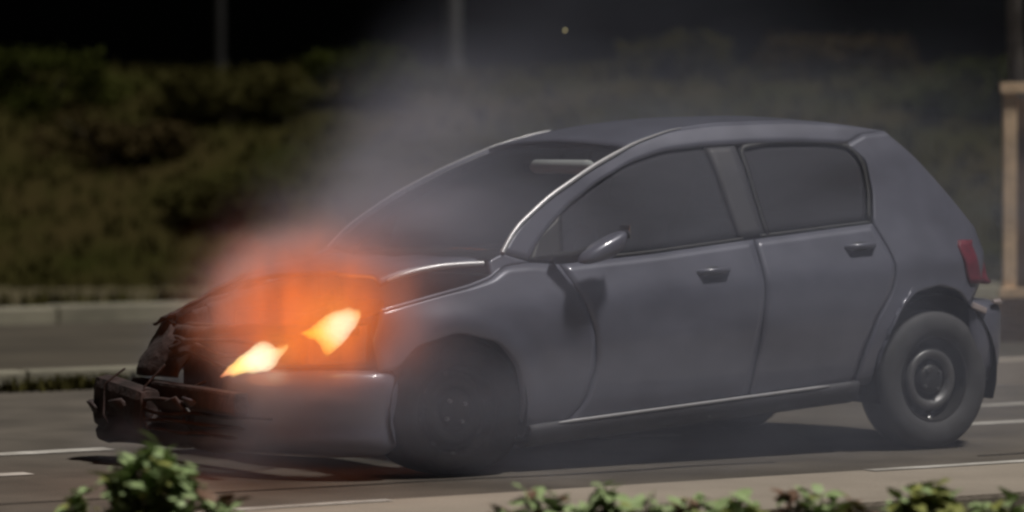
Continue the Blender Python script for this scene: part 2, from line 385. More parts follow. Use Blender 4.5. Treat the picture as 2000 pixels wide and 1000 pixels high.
# ------------------------------------------------------------------ plants in the foreground bed
def leaf_mesh(L_, Wd, m, lobes=False):
    V = [(0, 0, 0)]; n = 5; F = []
    left = []; right = []; mid = []
    for i in range(1, n):
        t = i / n; hw = Wd * math.sin(math.pi * t ** .8) * (1.15 if (lobes and i % 2) else .9)
        z = -.5 * L_ * t * t * .5
        mid.append(len(V)); V.append((L_ * t, 0, z))
        left.append(len(V)); V.append((L_ * t, hw, z + .18 * hw))
        right.append(len(V)); V.append((L_ * t, -hw, z + .18 * hw))
    tip = len(V); V.append((L_, 0, -.25 * L_))
    F += [(0, mid[0], left[0]), (0, right[0], mid[0])]
    for i in range(n - 2):
        F += [(mid[i], mid[i + 1], left[i + 1], left[i]), (right[i], right[i + 1], mid[i + 1], mid[i])]
    F += [(mid[-1], tip, left[-1]), (right[-1], tip, mid[-1])]
    me = bpy.data.meshes.new('leaf'); me.from_pydata(V, [], F); me.update(); me.materials.append(m)
    for p in me.polygons: p.use_smooth = True
    return me
leafs = {c: [leaf_mesh(l, wd, M[c], lo) for l, wd, lo in ((.065, .021, False), (.05, .018, True), (.038, .014, False))] for c in ('leaf_green', 'leaf_yellow', 'leaf_red')}
def plant(x, y, h, spread, nst, nlf, cols, lab, seed):
    rd = random.Random(seed); root = empty('plant', (x, y, -.005)); tag(root, lab, 'plant', 'plants in the near planting bed')
    bm = bmesh.new(); tips = []
    for s in range(nst):
        an = rd.uniform(0, 6.28); rr = spread * math.sqrt(rd.random()); hh = h * (1 - .28 * (rr / spread) ** 1.8) * rd.uniform(.9, 1.0)
        P = [Vector((0.2 * rr * math.cos(an), .2 * rr * math.sin(an), 0)), Vector((.7 * rr * math.cos(an), .7 * rr * math.sin(an), hh * .5)), Vector((rr * math.cos(an), rr * math.sin(an), hh))]
        tube(bm, P, [.006, .0045, .002], 5); tips.append(P)
    link('stem', bm, M['stem'], root, True)
    for k in range(nlf):
        P = tips[k % nst]; t = 1 - rd.random() ** 1.3 * .75
        p = P[1].lerp(P[2], (t - .5) * 2) if t > .5 else P[0].lerp(P[1], t * 2)
        me = rd.choice(leafs[rd.choice(cols)])
        o = bpy.data.objects.new('leaf', me); C.objects.link(o); o.parent = root
        o.location = p; o.rotation_euler = (rd.uniform(-.5, .5), rd.uniform(-.9, .5), rd.uniform(0, 6.28)); s = rd.uniform(1.0, 1.6); o.scale = (s, s, s)
g, yl, rd_ = 'leaf_green', 'leaf_yellow', 'leaf_red'
PX = lambda px, Y=11.0: (px - 1000) / 6450 * Y
plant(-1.19, 11.0, .43, .150, 40, 510, [g, g, g, yl], 'bushy green plant, the tallest, in front of the burnt bumper', 1)
plant(-1.42, 11.1, .29, .11, 10, 102, [g, g, yl], 'low leafy plant just left of the tallest plant', 2)
plant(-1.02, 11.0, .285, .11, 10, 102, [g, g, rd_], 'low leafy plant just right of the tallest plant', 3)
plant(-0.04, 11.0, .22, .05, 5, 44, [rd_, g], 'thin reddish sprig left of the middle clump under the front wheel', 4)
plant(0.09, 11.0, .29, .085, 9, 119, [g, g, g, rd_], 'upright green clump below the front door', 5)
plant(0.31, 11.0, .285, .065, 7, 88, [g, g, g], 'green clump right beside the upright clump below the front door', 6)
plant(0.60, 11.0, .255, .12, 10, 102, [g, yl, g, rd_], 'low spreading plant between the front door and rear door', 7)
plant(0.93, 11.05, .285, .06, 6, 61, [rd_, g, rd_], 'russet-leaved sprig below the rear door', 8)
plant(1.13, 11.0, .23, .10, 9, 85, [g, yl, rd_], 'mixed low plant left of the yellow-green one', 9)
plant(1.38, 11.0, .285, .16, 20, 289, [yl, yl, g], 'dense yellow-green mound below the rear wheel', 10)
plant(0.46, 11.1, .255, .09, 14, 90, [g, g, yl], 'low green plant below the middle of the front door sill', 12)
plant(0.77, 11.1, .25, .10, 14, 90, [g, yl, g], 'low green plant just left of the russet-leaved sprig', 13)
plant(1.02, 11.15, .255, .09, 14, 90, [g, g, yl], 'low green plant just right of the russet-leaved sprig', 14)
plant(1.66, 11.05, .26, .11, 8, 85, [g, yl], 'low green plant at the bottom right corner', 11)

# ------------------------------------------------------------------ the car.  local x = towards the tail, y = away from the camera, z = up
car = empty('car', W(7.57, 12.97, 0), TH)
tag(car, 'dark grey five-door hatchback standing in the road with its nose on fire', 'car')
paint, _t, _p, _s = car_paint(); soot_mix(paint, car, -0.98, -0.55, 0.50)
M['paint'] = paint

def sm(t): t = max(0, min(1, t)); return t * t * (3 - 2 * t)
WP = [(-.1, .72), (.15, .785), (.3, .828), (.5, .863), (.60, .876), (.75, .876), (.79, .867), (.90, .816), (.95, .792), (1.0, .772), (1.3, .66), (1.43, .592), (1.5, .535), (1.58, .47)]
def w0(z):
    if z <= WP[0][0]: return WP[0][1]
    for (z0, b0), (z1, b1) in zip(WP, WP[1:]):
        if z <= z1: return b0 + (b1 - b0) * (z - z0) / (z1 - z0)
    return WP[-1][1]
TP = [(-.83, .25), (-.80, .42), (-.74, .62), (-.6, .82), (-.45, .925), (-.3, .97), (-.1, .99), (.2, 1), (2.45, 1), (2.7, .985), (2.9, .955), (3.03, .915), (3.15, .85), (3.3, .7)]
def taper(a):
    if a <= TP[0][0]: return TP[0][1]
    for (x0, y0), (x1, y1) in zip(TP, TP[1:]):
        if a <= x1: return y0 + (y1 - y0) * (a - x0) / (x1 - x0)
    return TP[-1][1]
def side(a, z):
    zr = z - .07 * (a - .9)
    b = sum(w0(zr + d) * k for d, k in ((-.03, 1), (-.015, 2), (0, 3), (.015, 2), (.03, 1))) / 9 * (sum(taper(a + d) for d in (-.06, -.03, 0, .03, .06)) / 5)
    for cx, cz in ((.02, .29), (2.71, .36)):
        d = math.hypot(a - cx, z - cz)
        b += .020 * math.exp(-((d - .37) / .07) ** 2) * (1 if z < .9 else 0)
    return b
def panel(name, patches, m, parent, s, t=.014, inset=0.0):
    V = []; F = []
    for (bot, top, left, right, nu, nv) in patches:
        G = coons(bot, top, left, right, nu, nv)
        G3 = [[(a, s * (side(a, z) - inset), z) for a, z in row] for row in G]
        v, f = grid_mesh(G3, flip=(s > 0)); k = len(V); V += v; F += [tuple(i + k for i in q_) for q_ in f]
    o = pyd(name, V, F, m, parent, True)
    bm = bmesh.new(); bm.from_mesh(o.data); bmesh.ops.remove_doubles(bm, verts=bm.verts, dist=.0008); bm.to_mesh(o.data); bm.free()
    for p in o.data.polygons: p.use_smooth = True
    return solid(o, t)

RAIL_OUT = [(.30, .965), (.39, 1.07), (.61, 1.215), (.87, 1.345), (1.14, 1.455), (1.38, 1.52), (1.64, 1.552), (2.11, 1.568), (2.40, 1.55), (2.60, 1.525)]
RAIL_IN = [(.43, .94), (.52, 1.04), (.68, 1.165), (.87, 1.275), (1.08, 1.37), (1.29, 1.425), (1.52, 1.448), (1.78, 1.462), (2.08, 1.468), (2.35, 1.463)]
DOORL = [(.60, .20), (.70, .30), (.742, .45), (.73, .60), (.67, .76), (.59, .915)]
BGAP = [(1.62, .27), (1.65, .5), (1.675, .75), (1.675, 1.015)]
RGAP = [(2.24, .325), (2.275, .48), (2.34, .64), (2.43, .77), (2.455, .88), (2.43, .98), (2.385, 1.082)]
sh = lambda pl, dx: [(a + dx, z) for a, z in pl]
G = .0045
for s in (-1, 1):
    panel('front_fender', [
        ([(-.37, .47), (-.295, .475), (-.21, .575), (0.0, .632), (.20, .585), (.31, .47), (.35, .33), (.36, .21), (.45, .20), (.60 - G, .20)],
         [(-.35, .725), (-.1, .78), (.1, .822), (.22, .858), (.30, .91), (.43, .925), (.59 - G, .915)],
         [(-.37, .47), (-.39, .6), (-.35, .725)], sh(DOORL, -G), 44, 18)], M['paint'], car, s)
    # A-pillar + roof rail
    panel('roof_rail', [(RAIL_IN, RAIL_OUT, [RAIL_IN[0], RAIL_OUT[0]], [(2.35, 1.463), (2.46, 1.51), (2.60, 1.525)], 60, 5),
                        ([(.22, .862), (.30, .912), (.43, .928)], [(.225, .935), (.27, .955), (.30, .965)], [(.22, .862), (.225, .935)], [(.43, .928), (.30, .965)], 6, 5)], M['paint'], car, s)
    panel('door_pillar', [([(1.60, 1.02), (1.75, 1.035)], [(1.53, 1.445), (1.70, 1.455)], [(1.60, 1.02), (1.53, 1.445)], [(1.75, 1.035), (1.70, 1.455)], 4, 12)], M['pillar_tape'], car, s, inset=.010)
    tubeo('pillar_highlight', [(a, s * (side(a, z) + .002), z + .004) for a, z in [poly_at(RAIL_OUT, i / 44) for i in range(0, 24)]], ([.011] * 16 + [.009, .008, .007, .006, .005, .004, .003, .002]) if s < 0 else .004, M['edge_highlight'], car, 12)  # pale tube added to paint the highlight along the pillar
    tubeo('wing_edge', [(a, s * (side(a, z) - .006), z + .002) for a, z in [poly_at([(-.34, .728), (-.1, .782), (.1, .824), (.21, .858), (.27, .895)], i / 20) for i in range(21)]], .010, M['paint'], car, 10)
    fd = panel('front_door', [([(.60 + G, .20), (1.1, .235), (1.62 - G, .27)], [(.59 + G, .915), (1.1, .955), (1.675 - G, 1.015)], sh(DOORL, G), sh(BGAP, -G), 26, 20)], M['paint'], car, s)
    rdr = panel('rear_door', [([(1.62 + G, .27), (2.24 - G, .325)], [(1.675 + G, 1.015), (2.385 - G, 1.082)], sh(BGAP, G), sh(RGAP, -G), 22, 20)], M['paint'], car, s)
    panel('window', [([(.62, .93), (1.1, .97), (1.60, 1.02)], [(.66, 1.15), (.87, 1.275), (1.08, 1.37), (1.29, 1.425), (1.53, 1.448)], [(.62, .93), (.64, 1.05), (.66, 1.15)], [(1.60, 1.02), (1.53, 1.448)], 20, 10)], M['glass'], fd, s, .004, .016)
    panel('mirror_base', [([(.44, .935), (.62, .935)], [(.50, 1.02), (.66, 1.15)], [(.44, .935), (.50, 1.02)], [(.62, .935), (.66, 1.15)], 6, 6)], M['black_trim'], fd, s, .012, .008)
    panel('window', [([(1.76, 1.04), (2.36, 1.095)], [(1.72, 1.45), (2.08, 1.468), (2.34, 1.462)], [(1.76, 1.04), (1.72, 1.45)], [(2.36, 1.095), (2.405, 1.25), (2.41, 1.38), (2.34, 1.462)], 16, 10)], M['glass_dark'], rdr, s, .004, .016)
    # rubber frames round the rear window
    def edge_strip(nm, P, wd, par, m=M['black_trim']):
        V = []; n_ = 40
        for i in range(n_ + 1):
            a, z = poly_at(P, i / n_); a2, z2 = poly_at(P, min(1, i / n_ + .01)); a1, z1 = poly_at(P, max(0, i / n_ - .01))
            dx, dz = a2 - a1, z2 - z1; l = math.hypot(dx, dz) or 1; nx, nz = -dz / l * wd / 2, dx / l * wd / 2
            V += [(a + nx, s * (side(a + nx, z + nz) - .006), z + nz), (a - nx, s * (side(a - nx, z - nz) - .006), z - nz)]
        F = [(2 * i, 2 * i + 1, 2 * i + 3, 2 * i + 2) for i in range(n_)]
        return solid(pyd(nm, V, F, m, par, True), .008, 0)
    edge_strip('window_seal', [(1.76, 1.035), (1.72, 1.44), (1.90, 1.466), (2.2, 1.47), (2.36, 1.455), (2.42, 1.37), (2.41, 1.23), (2.37, 1.09)], .022, rdr)
    edge_strip('belt_seal', [(.62, .928), (1.1, .965), (1.62, 1.018)], .014, fd)
    edge_strip('belt_seal', [(1.72, 1.03), (2.38, 1.09)], .014, rdr)
    # rear quarter with C pillar
    ARCHR = [(2.24 + G, .325), (2.33, .32), (2.365, .48), (2.43, .64), (2.56, .755), (2.72, .787), (2.86, .755), (2.94, .68)]
    panel('rear_quarter_panel', [
        (ARCHR, [(2.385 + G, 1.082), (2.7, 1.10), (3.06, 1.06)], sh(RGAP, G), [(2.94, .68), (3.05, .80), (3.09, .93), (3.06, 1.06)], 36, 20),
        ([(2.385 + G, 1.082), (2.7, 1.10), (3.06, 1.06)], [(2.35, 1.463), (2.46, 1.51), (2.60, 1.525)],
         [(2.385 + G, 1.082), (2.43, 1.23), (2.435, 1.38), (2.35, 1.463)], [(3.06, 1.06), (2.90, 1.23), (2.76, 1.38), (2.60, 1.525)], 36, 16)], M['paint'], car, s)
    # side skirt with an upper ledge
    V = []; n_ = 30
    for i in range(n_ + 1):
        a = .40 + (2.26 - .40) * i / n_; zt = .205 + .13 * (a - .45) / 1.8; o_ = side(a, zt + .02)
        prof = [(o_ - .035, zt + .012), (o_ - .012, zt + .006), (o_ + .012, zt), (o_ + .014, zt - .02), (o_ - .004, zt - .075), (o_ - .06, zt - .095), (o_ - .2, zt - .09)]
        V.append([(a, s * b_, z_) for b_, z_ in prof])
    v, f = grid_mesh(V, flip=(s < 0)); sk = solid(pyd('side_skirt', v, f, M['skirt'], car, True), .008, 0)
    tubeo('sill_highlight', [(a, s * (side(a, .225 + .13 * (a - .45) / 1.8) + .016), .207 + .13 * (a - .45) / 1.8) for a in [.56 + 1.52 * i / 20 for i in range(21)]], [.003] + [.0075] * 19 + [.003], M['edge_highlight'], sk, 8)  # added pale strip paints the highlight on the sill ledge
    # handles
    for par, a0, z0 in ((fd, 1.40, .862), (rdr, 2.27, .965)):
        b0 = side(a0, z0)
        rec = bmesh.new(); bmesh.ops.create_uvsphere(rec, u_segments=18, v_segments=10, radius=1)
        for v_ in rec.verts: v_.co = Vector((v_.co.x * .075 + a0, s * (b0 - .004) + v_.co.y * .008, v_.co.z * .038 + z0 - .004))
        link('handle_recess', rec, M['black_trim'], par, True)
        tubeo('handle', [(a0 - .085, s * (b0 - .008), z0 + .008), (a0 - .06, s * (b0 + .025), z0 + .012), (a0 + .06, s * (b0 + .025), z0 + .018), (a0 + .085, s * (b0 - .008), z0 + .02)], [.012, .014, .014, .012], M['paint'], par, 10)
    # mirror
    mr = empty('side_mirror', (.72, s * .90, .965)); mr.parent = car
    bpy.data.objects.remove(mr)
    bm = bmesh.new(); bmesh.ops.create_uvsphere(bm, u_segments=24, v_segments=16, radius=1)
    for v_ in bm.verts:
        x, y, z = v_.co
        x = math.copysign(abs(x) ** .75, x); z = math.copysign(abs(z) ** .8, z); y = math.copysign(abs(y) ** .8, y)
        v_.co = Vector((.115 * x + .03 * z + .07, s * (.06 * y), (.058 + .012 * x) * z + .035 * x))
    sx = link('side_mirror', bm, M['paint'], car, True); sx.location = (.64, s * .955, .985)
    gl = boxo('mirror_glass', (.192, 0, .075), (.006, .08, .06), M['chrome'], sx, bev=.002)
    arm = tubeo('mirror_arm', [(-.10, -s * .13, -.04), (-.04, -s * .07, -.035), (.03, 0, -.01)], [.03, .025, .03], M['black_trim'], sx, 10)

# roof + tailgate + windscreen
def rail_pt(t_): 
    a, z = poly_at(RAIL_OUT, t_); return a, z, side(a, z)
def cross(name, rows, crown, m, parent, nu=20, t=.012, flip=False, fwd=0.0):
    G3 = []
    for (a, z, b, cr, fw) in rows:
        G3.append([(a - fw * (1 - (2 * i / nu - 1) ** 2), b * (2 * i / nu - 1), z + cr * (1 - (2 * i / nu - 1) ** 2)) for i in range(nu + 1)])
    v, f = grid_mesh(G3, flip=not flip)
    return solid(pyd(name, v, f, m, parent, True), t)
def tfind(a_t):
    lo, hi = 0, 1
    for _ in range(30):
        md = (lo + hi) / 2
        if poly_at(RAIL_OUT, md)[0] < a_t: lo = md
        else: hi = md
    return lo
rows = []
for i in range(25):
    a_ = 1.10 + (2.60 - 1.10) * i / 24; a, z, b = rail_pt(tfind(a_)); k = sm(i / 5)
    rows.append((a, z, b, .035, .06 * (1 - k)))
cross('roof', rows, 0, M['paint'], car)
rows = []
for i in range(15):
    a_ = .315 + (1.085 - .315) * i / 14; a, z, b = rail_pt(tfind(a_)); k = i / 14
    rows.append((a + .004, z - .006, b - .012, .012 + .02 * k, .16 * (1 - k) + .06 * k))
ws = cross('windscreen', rows, 0, M['glass_clear'], car, t=.005)
# tailgate
TG = [(2.605, 1.522), (2.76, 1.385), (2.90, 1.235), (3.055, 1.065), (3.085, .93), (3.055, .80), (2.97, .70)]
rows = []
for i in range(17):
    a, z = poly_at(TG, i / 16); rows.append((a, z, side(a, z) - .003, .03 * (1 - i / 16), -.13 * sm(i / 10) - .02 - .10 * sm((i - 11) / 5)))
tgt = cross('tailgate', rows, 0, M['paint'], car)
rows = []
for i in range(9):
    a, z = poly_at(TG[:4], .08 + .84 * i / 8); rows.append((a + .006, z + .006, side(min(a, 3.0), z) * .80, .03, -.15 - .0 * i))
# tail lights wrap the corner
for s in (-1, 1):
    for nm, m, z0, z1 in (('tail_light', M['red_lens'], .79, 1.0),):
        G3 = []
        for j in range(9):
            z = z0 + (z1 - z0) * j / 8; row = []
            for i in range(11):
                u = i / 10; sk = .05 * (z - .79) / .21
                a = (2.925 if j not in (0, 8) else 2.945) - sk * 1.2 + .20 * u; b = side(min(a, 3.05), z) + .006 - .05 * u ** 3
                row.append((a + .012, s * b, z))
            G3.append(row)
        v, f = grid_mesh(G3, flip=(s > 0)); tl = solid(pyd(nm, v, f, m, car, True), .02)
# rear bumper
def bumper(name, plan, prof, m, parent, flip=False, t=.012, ragged=False):
    """plan: list (a, b, outward scale); prof: list (inset, z)"""
    G3 = []
    n_ = 48
    for j, (ins, z) in enumerate(prof):
        row = []
        for i in range(n_ + 1):
            p = poly_at(plan, i / n_); p2 = poly_at(plan, min(1, i / n_ + .01)); p1 = poly_at(plan, max(0, i / n_ - .01))
            d = Vector((p2[0] - p1[0], p2[1] - p1[1])).normalized(); nn = Vector((d.y, -d.x))
            zz = z + (p[2] if len(p) > 2 else 0) * (z - .1) / .35
            if ragged:
                k_ = sm((p[1] + .45) / .5); q_ = noise.noise(Vector((p[0] * 6, p[1] * 6, zz * 7))) + .5 * noise.noise(Vector((p[0] * 15, p[1] * 15, zz * 16)))
                ins -= .03 * k_ * q_; zz += k_ * (.03 * noise.noise(Vector((p[1] * 5, j * .15, 3))))
            row.append((p[0] + nn.x * ins, p[1] + nn.y * ins, zz))
        G3.append(row)
    v, f = grid_mesh(G3, flip=flip)
    return solid(pyd(name, v, f, m, parent, True), t)
rear_plan = [(2.935, -.835), (2.97, -.85), (3.06, -.845), (3.16, -.80), (3.26, -.66), (3.32, -.4), (3.34, 0), (3.32, .4), (3.26, .66), (3.16, .80), (3.06, .845), (2.97, .85), (2.935, .835)]
bumper('rear_bumper', rear_plan, [(-.16, .70), (-.05, .695), (-.01, .675), (.0, .64), (.0, .50), (-.01, .40), (-.04, .33), (-.12, .29)], M['paint'], car)
tubeo('bumper_highlight', [(3.07, -.852, .700), (3.13, -.825, .699), (3.19, -.775, .692)], [.008, .016, .009], M['ledge_highlight'], car)  # this and the next pale piece paint highlights on the bumper ledge
boxo('bumper_highlight', (2.975, -.862, .672), (.09, .022, .03), M['ledge_highlight'], car, rot=Matrix.Rotation(.35, 3, 'Y'), bev=.006)

# floor, arches, dark inner body
bm = bmesh.new(); box(bm, (1.35, 0, .25), (2.0, 1.58, .06), Matrix.Rotation(-.055, 3, 'Y'), .01); link('floor_pan', bm, M['liner'], car)
def liner(name, cx, cz, r, b0, b1, s):
    G3 = []
    for i in range(19):
        an = math.pi * (-.12 + 1.24 * i / 18)
        G3.append([(cx + math.cos(an) * r, s * b0, cz + math.sin(an) * r), (cx + math.cos(an) * r, s * b1, cz + math.sin(an) * r), (cx + math.cos(an) * .05, s * (b1 - .002), cz + math.sin(an) * .05)])
    v, f = grid_mesh(G3); return pyd(name, v, f, M['liner'], car, True)
for s in (-1, 1):
    liner('arch_liner', .02, .29, .352, .87, .50, s); liner('arch_liner', 2.715, .37, .375, .865, .52, s)
boxo('rear_floor', (2.9, 0, .5), (.5, 1.0, .3), M['liner'], car)

# wheels
def lathe(name, prof, m, parent, seg=48, deform=None):
    V = []; F = []; n_ = len(prof)
    for i in range(seg):
        an = 2 * math.pi * i / seg
        for r_, y in prof: V.append((math.cos(an) * r_, y, math.sin(an) * r_))
    for i in range(seg):
        for j in range(n_ - 1):
            a = i * n_ + j; b = ((i + 1) % seg) * n_ + j; F.append((a, b, b + 1, a + 1))
    if deform: V = [deform(v) for v in V]
    return pyd(name, V, F, m, parent, True)
def wheel(x, s, z, m_t, m_r, flat=0.0, steer=0.0, rad=.335):
    wl = empty('wheel', (x, s * .75, z)); wl.parent = car; wl.rotation_euler = (0, 0, steer + (math.pi if s > 0 else 0))
    k = rad / .335
    def df(v):
        x_, y_, z_ = v
        if flat and z_ < -.12:
            f_ = sm((-z_ - .12) / .2); z_ = z_ * (1 - flat * f_); x_ *= 1 + .05 * f_; y_ *= 1 + .25 * f_
        return (x_, y_, z_)
    lathe('tyre', [(.195 * k, -.075), (.215 * k, -.094), (.25 * k, -.106), (.29 * k, -.105), (.315 * k, -.094), (.330 * k, -.078), (.335 * k, -.05), (.332 * k, -.045), (.336 * k, -.015), (.333 * k, 0), (.336 * k, .015), (.332 * k, .045), (.335 * k, .05), (.330 * k, .078), (.29 * k, .105), (.215 * k, .094), (.195 * k, .075)], m_t, wl, 56, df)
    rim = lathe('rim', [(.203, -.080), (.203, -.086), (.197, -.088), (.190, -.076), (.183, -.035), (.176, -.02), (.165, -.03), (.150, -.052), (.135, -.058), (.118, -.056), (.100, -.040), (.078, -.036), (.074, -.045), (.0001, -.048)], M['rim_dark'] if x > 1 else M['tyre_burnt'], wl, 48)
    lathe('trim_ring', [(.150, -.054), (.144, -.066), (.130, -.072), (.112, -.068), (.100, -.050), (.096, -.044)], m_r, wl, 48)
    for q_ in range(8):
        an = q_ * math.pi / 4 + .2; bm = bmesh.new()
        bmesh.ops.create_cone(bm, cap_ends=True, segments=12, radius1=.013, radius2=.013, depth=.006)
        o = link('vent_hole', bm, M['liner'], rim); o.location = (math.cos(an) * .165, -.034, math.sin(an) * .165); o.rotation_euler = (math.pi / 2, 0, 0)
    hub = lathe('hub', [(.072, -.045), (.070, -.060), (.055, -.068), (.035, -.072), (.0001, -.073)], M['black_trim'] if x > 1 else M['tyre_burnt'], wl, 24)
    for q_ in range(4):
        an = q_ * math.pi / 2 + .6; bm = bmesh.new()
        bmesh.ops.create_cone(bm, cap_ends=True, segments=6, radius1=.010, radius2=.008, depth=.018)
        o = link('wheel_bolt', bm, M['rim'], hub); o.location = (math.cos(an) * .055, -.072, math.sin(an) * .055); o.rotation_euler = (math.pi / 2, 0, 0)
    bm = bmesh.new(); bmesh.ops.create_icosphere(bm, subdivisions=2, radius=.014)
    o = link('valve', bm, M['chrome'] if x > 1 else M['rim_dark'], rim); o.location = (.0 - .02, -.075, -.186); o.scale = (1.1, .8, .9)
    return wl
wheel(2.72, -1, .334, M['tyre'], M['rim']); wheel(2.72, 1, .334, M['tyre'], M['rim'])
wheel(.03, -1, .285, M['tyre_burnt'], M['tyre_burnt'], .16, .0); wheel(.03, 1, .285, M['tyre_burnt'], M['rim_dark'], .16)

# interior
for sy in (-.36, .36):
    st_ = empty('seat', (1.35, sy, .3)); st_.parent = car
    for nm, c_, s_, r_ in (('cushion', (-.02, 0, .18), (.50, .48, .16), -.1), ('backrest', (.30, 0, .50), (.15, .46, .62), .22), ('headrest', (.42, 0, .93), (.09, .26, .17), .22)):
        boxo(nm, c_, s_, M['seat'], st_, Matrix.Rotation(r_, 3, 'Y'), .05)
boxo('rear_seat', (2.25, 0, .60), (.50, 1.25, .18), M['seat'], car, bev=.05)
boxo('rear_seat_back', (2.52, 0, .86), (.15, 1.20, .55), M['seat'], car, Matrix.Rotation(.25, 3, 'Y'), .05)
boxo('dashboard', (.62, 0, .86), (.50, 1.42, .20), M['interior'], car, Matrix.Rotation(-.05, 3, 'Y'), .06)
bm = bmesh.new()
tube(bm, [(math.cos(k * math.pi / 12) * .18, math.sin(k * math.pi / 12) * .18, 0) for k in range(25)], .014, 8)
box(bm, (0, 0, -.02), (.34, .05, .02), None, .005); box(bm, (0, 0, -.02), (.10, .10, .05), None, .01)
sw = link('steering_wheel', bm, M['interior'], car, True); sw.location = (.93, -.36, .92); sw.rotation_euler = (0, R(-62), 0)
for sy in (-.33, .33):
    if sy < 0: tubeo('sun_visor', [(.95, -.02, 1.352), (.95, -.06, 1.352), (.945, -.50, 1.348), (.945, -.55, 1.348)], [.012, .033, .033, .012], M['visor'], car, 14)
boxo('rear_view_mirror', (.99, 0, 1.345), (.02, .22, .06), M['interior'], car, None, .01)
boxo('bulkhead', (.34, 0, .62), (.05, 1.36, .50), M['liner'], car, None, .01)

# hood: sprung open a hand's width, its front end burnt ragged
G3 = []
NU, NV = 34, 24
for j in range(NV + 1):
    t_ = j / NV; row = []
    for i in range(NU + 1):
        u = 2 * i / NU - 1; s_ = u
        fr = -.24 + .05 * noise.noise(Vector((u * 3, 1.3, 0))) - .06 * (u > 0) * u + .03 * noise.noise(Vector((u * 11, 4, 0)))
        a0 = .225 - .15 * (1 - u * u)
        a = a0 + (fr - a0) * t_
        wd = .735 - .10 * t_
        z = .945 + (.825 - .945) * ((.225 - a) / .62) + .035 * (1 - u * u) + (.03 if u < 0 else 0) * math.sin(math.pi * min(1, t_ * .9)) * abs(u)
        z += (.012 * noise.noise(Vector((a * 5, u * 4, 2))) - .05 * max(0, t_ - .7) * (1 + u)) * 1.0
        if abs(u) > .93: z -= .02 * (abs(u) - .93) / .07
        row.append((a, wd * u, z))
    G3.append(row)
v, f = grid_mesh(G3, flip=False); hood = solid(pyd('hood', v, f, M['paint'], car, True), .022)
bm = bmesh.new(); tube(bm, [(a, b, z - .004) for a, b, z in [r_[0] for r_ in G3]][:23], [.014] * 20 + [.012, .010, .006], 10); link('hood_highlight', bm, M['edge_highlight'], hood, True)  # pale tube added as a painted bright line on the hood's near side
# inner wing flanges and engine bay
for s in (-1, 1):
    G3 = []
    for i in range(21):
        a, z = poly_at([(-.36, .715), (-.1, .77), (.1, .812), (.22, .85)], i / 20); b = side(a, z) - .012
        G3.append([(a, s * b, z + .004), (a, s * (b - .03), z - .006), (a, s * (b - .075), z - .02), (a, s * (b - .09), z - .16), (a, s * (b - .1), z - .4)])
    v, f = grid_mesh(G3, flip=(s < 0)); solid(pyd('inner_wing', v, f, M['burnt'], car, True), .006, 0)
eng = empty('engine', (-.1, 0, .45)); eng.parent = car
for nm, c_, s_ in (('engine_block', (0, .05, .05), (.42, .55, .38)), ('cylinder_cover', (0, .05, .27), (.30, .48, .07)), ('battery', (.1, -.42, .12), (.24, .20, .24)), ('air_box', (-.05, .48, .14), (.30, .24, .2)), ('radiator', (-.47, 0, .02), (.05, 1.05, .34))):
    boxo(nm, c_, s_, M['burnt'], eng, Matrix.Rotation(random.uniform(-.05, .05), 3, 'Z'), .02)
tubeo('hose', [(-.42, -.3, .18), (-.3, -.33, .24), (-.15, -.2, .26), (-.05, -.05, .3)], .022, M['burnt'], eng)
# front cross member (slam panel), follows the nose, and sagging burnt front end
def bent(pl, n_=40): return [poly_at(pl, i / n_) for i in range(n_ + 1)]
P = bent([(-.40, -.72, .645), (-.56, -.60, .64), (-.64, -.3, .635), (-.66, 0, .62), (-.66, .3, .60), (-.62, .6, .60), (-.50, .78, .60)])
bm = bmesh.new()
for p, q_ in zip(P, P[1:]):
    pass
tube(bm, [(a, b, z + .008 * noise.noise(Vector((a * 9, b * 9, 0)))) for a, b, z in P], .028, 8); link('cross_member', bm, M['burnt'], car, True)
# bumper: near half in place, far half torn forward and drooping
plan = [(-.275, -.79, 0), (-.285, -.835, 0), (-.32, -.862, 0), (-.42, -.835, 0), (-.55, -.755, 0), (-.68, -.60, 0), (-.77, -.40, 0), (-.815, -.18, 0), (-.84, .02, -.01), (-.87, .25, -.03), (-.905, .48, -.05), (-.93, .66, -.06), (-.92, .78, -.08), (-.86, .86, -.09), (-.74, .90, -.09)]
fb = bumper('front_bumper', plan, [(.10, .465), (.03, .462), (.0, .445), (-.006, .40), (.0, .33), (.014, .26), (.008, .20), (.002, .155), (.03, .125), (.09, .11)], M['paint'], car, flip=True, ragged=True)
bm = bmesh.new(); bm.from_mesh(fb.data); kill = []
for f_ in bm.faces:
    c = f_.calc_center_median(); k_ = sm((c.y + .25) / .35)
    if k_ > 0 and c.z > .36 - .10 * k_ * (.7 + .6 * noise.noise(Vector((c.y * 4, 2, 0)))): kill.append(f_)
    elif k_ > .3 and c.z > .14 and noise.noise(Vector((c.x * 9, c.y * 9, c.z * 14))) > .62: kill.append(f_)
bmesh.ops.delete(bm, geom=kill, context='FACES'); bm.to_mesh(fb.data); bm.free()
boxo('bumper_beam', (-.80, .10, .33), (.07, 1.25, .10), M['burnt'], car, Matrix.Rotation(-.10, 3, 'Z'), .015)
boxo('foam_block', (-.865, .58, .255), (.12, .50, .24), M['burnt'], car, Matrix.Rotation(.10, 3, 'X'), .05)
for k, (a_, b_) in enumerate(((-.86, .30), (-.90, .62), (-.80, .02), (-.74, -.22))):
    tubeo('hanging_wire', [(a_ + .05, b_, .46 - .03 * k), (a_ - .03, b_ + .05, .36), (a_ - .045, b_ + .03, .22), (a_ - .03, b_ - .03, .12 + .03 * k)], [.006, .005, .005, .003], M['burnt'], car, 6)
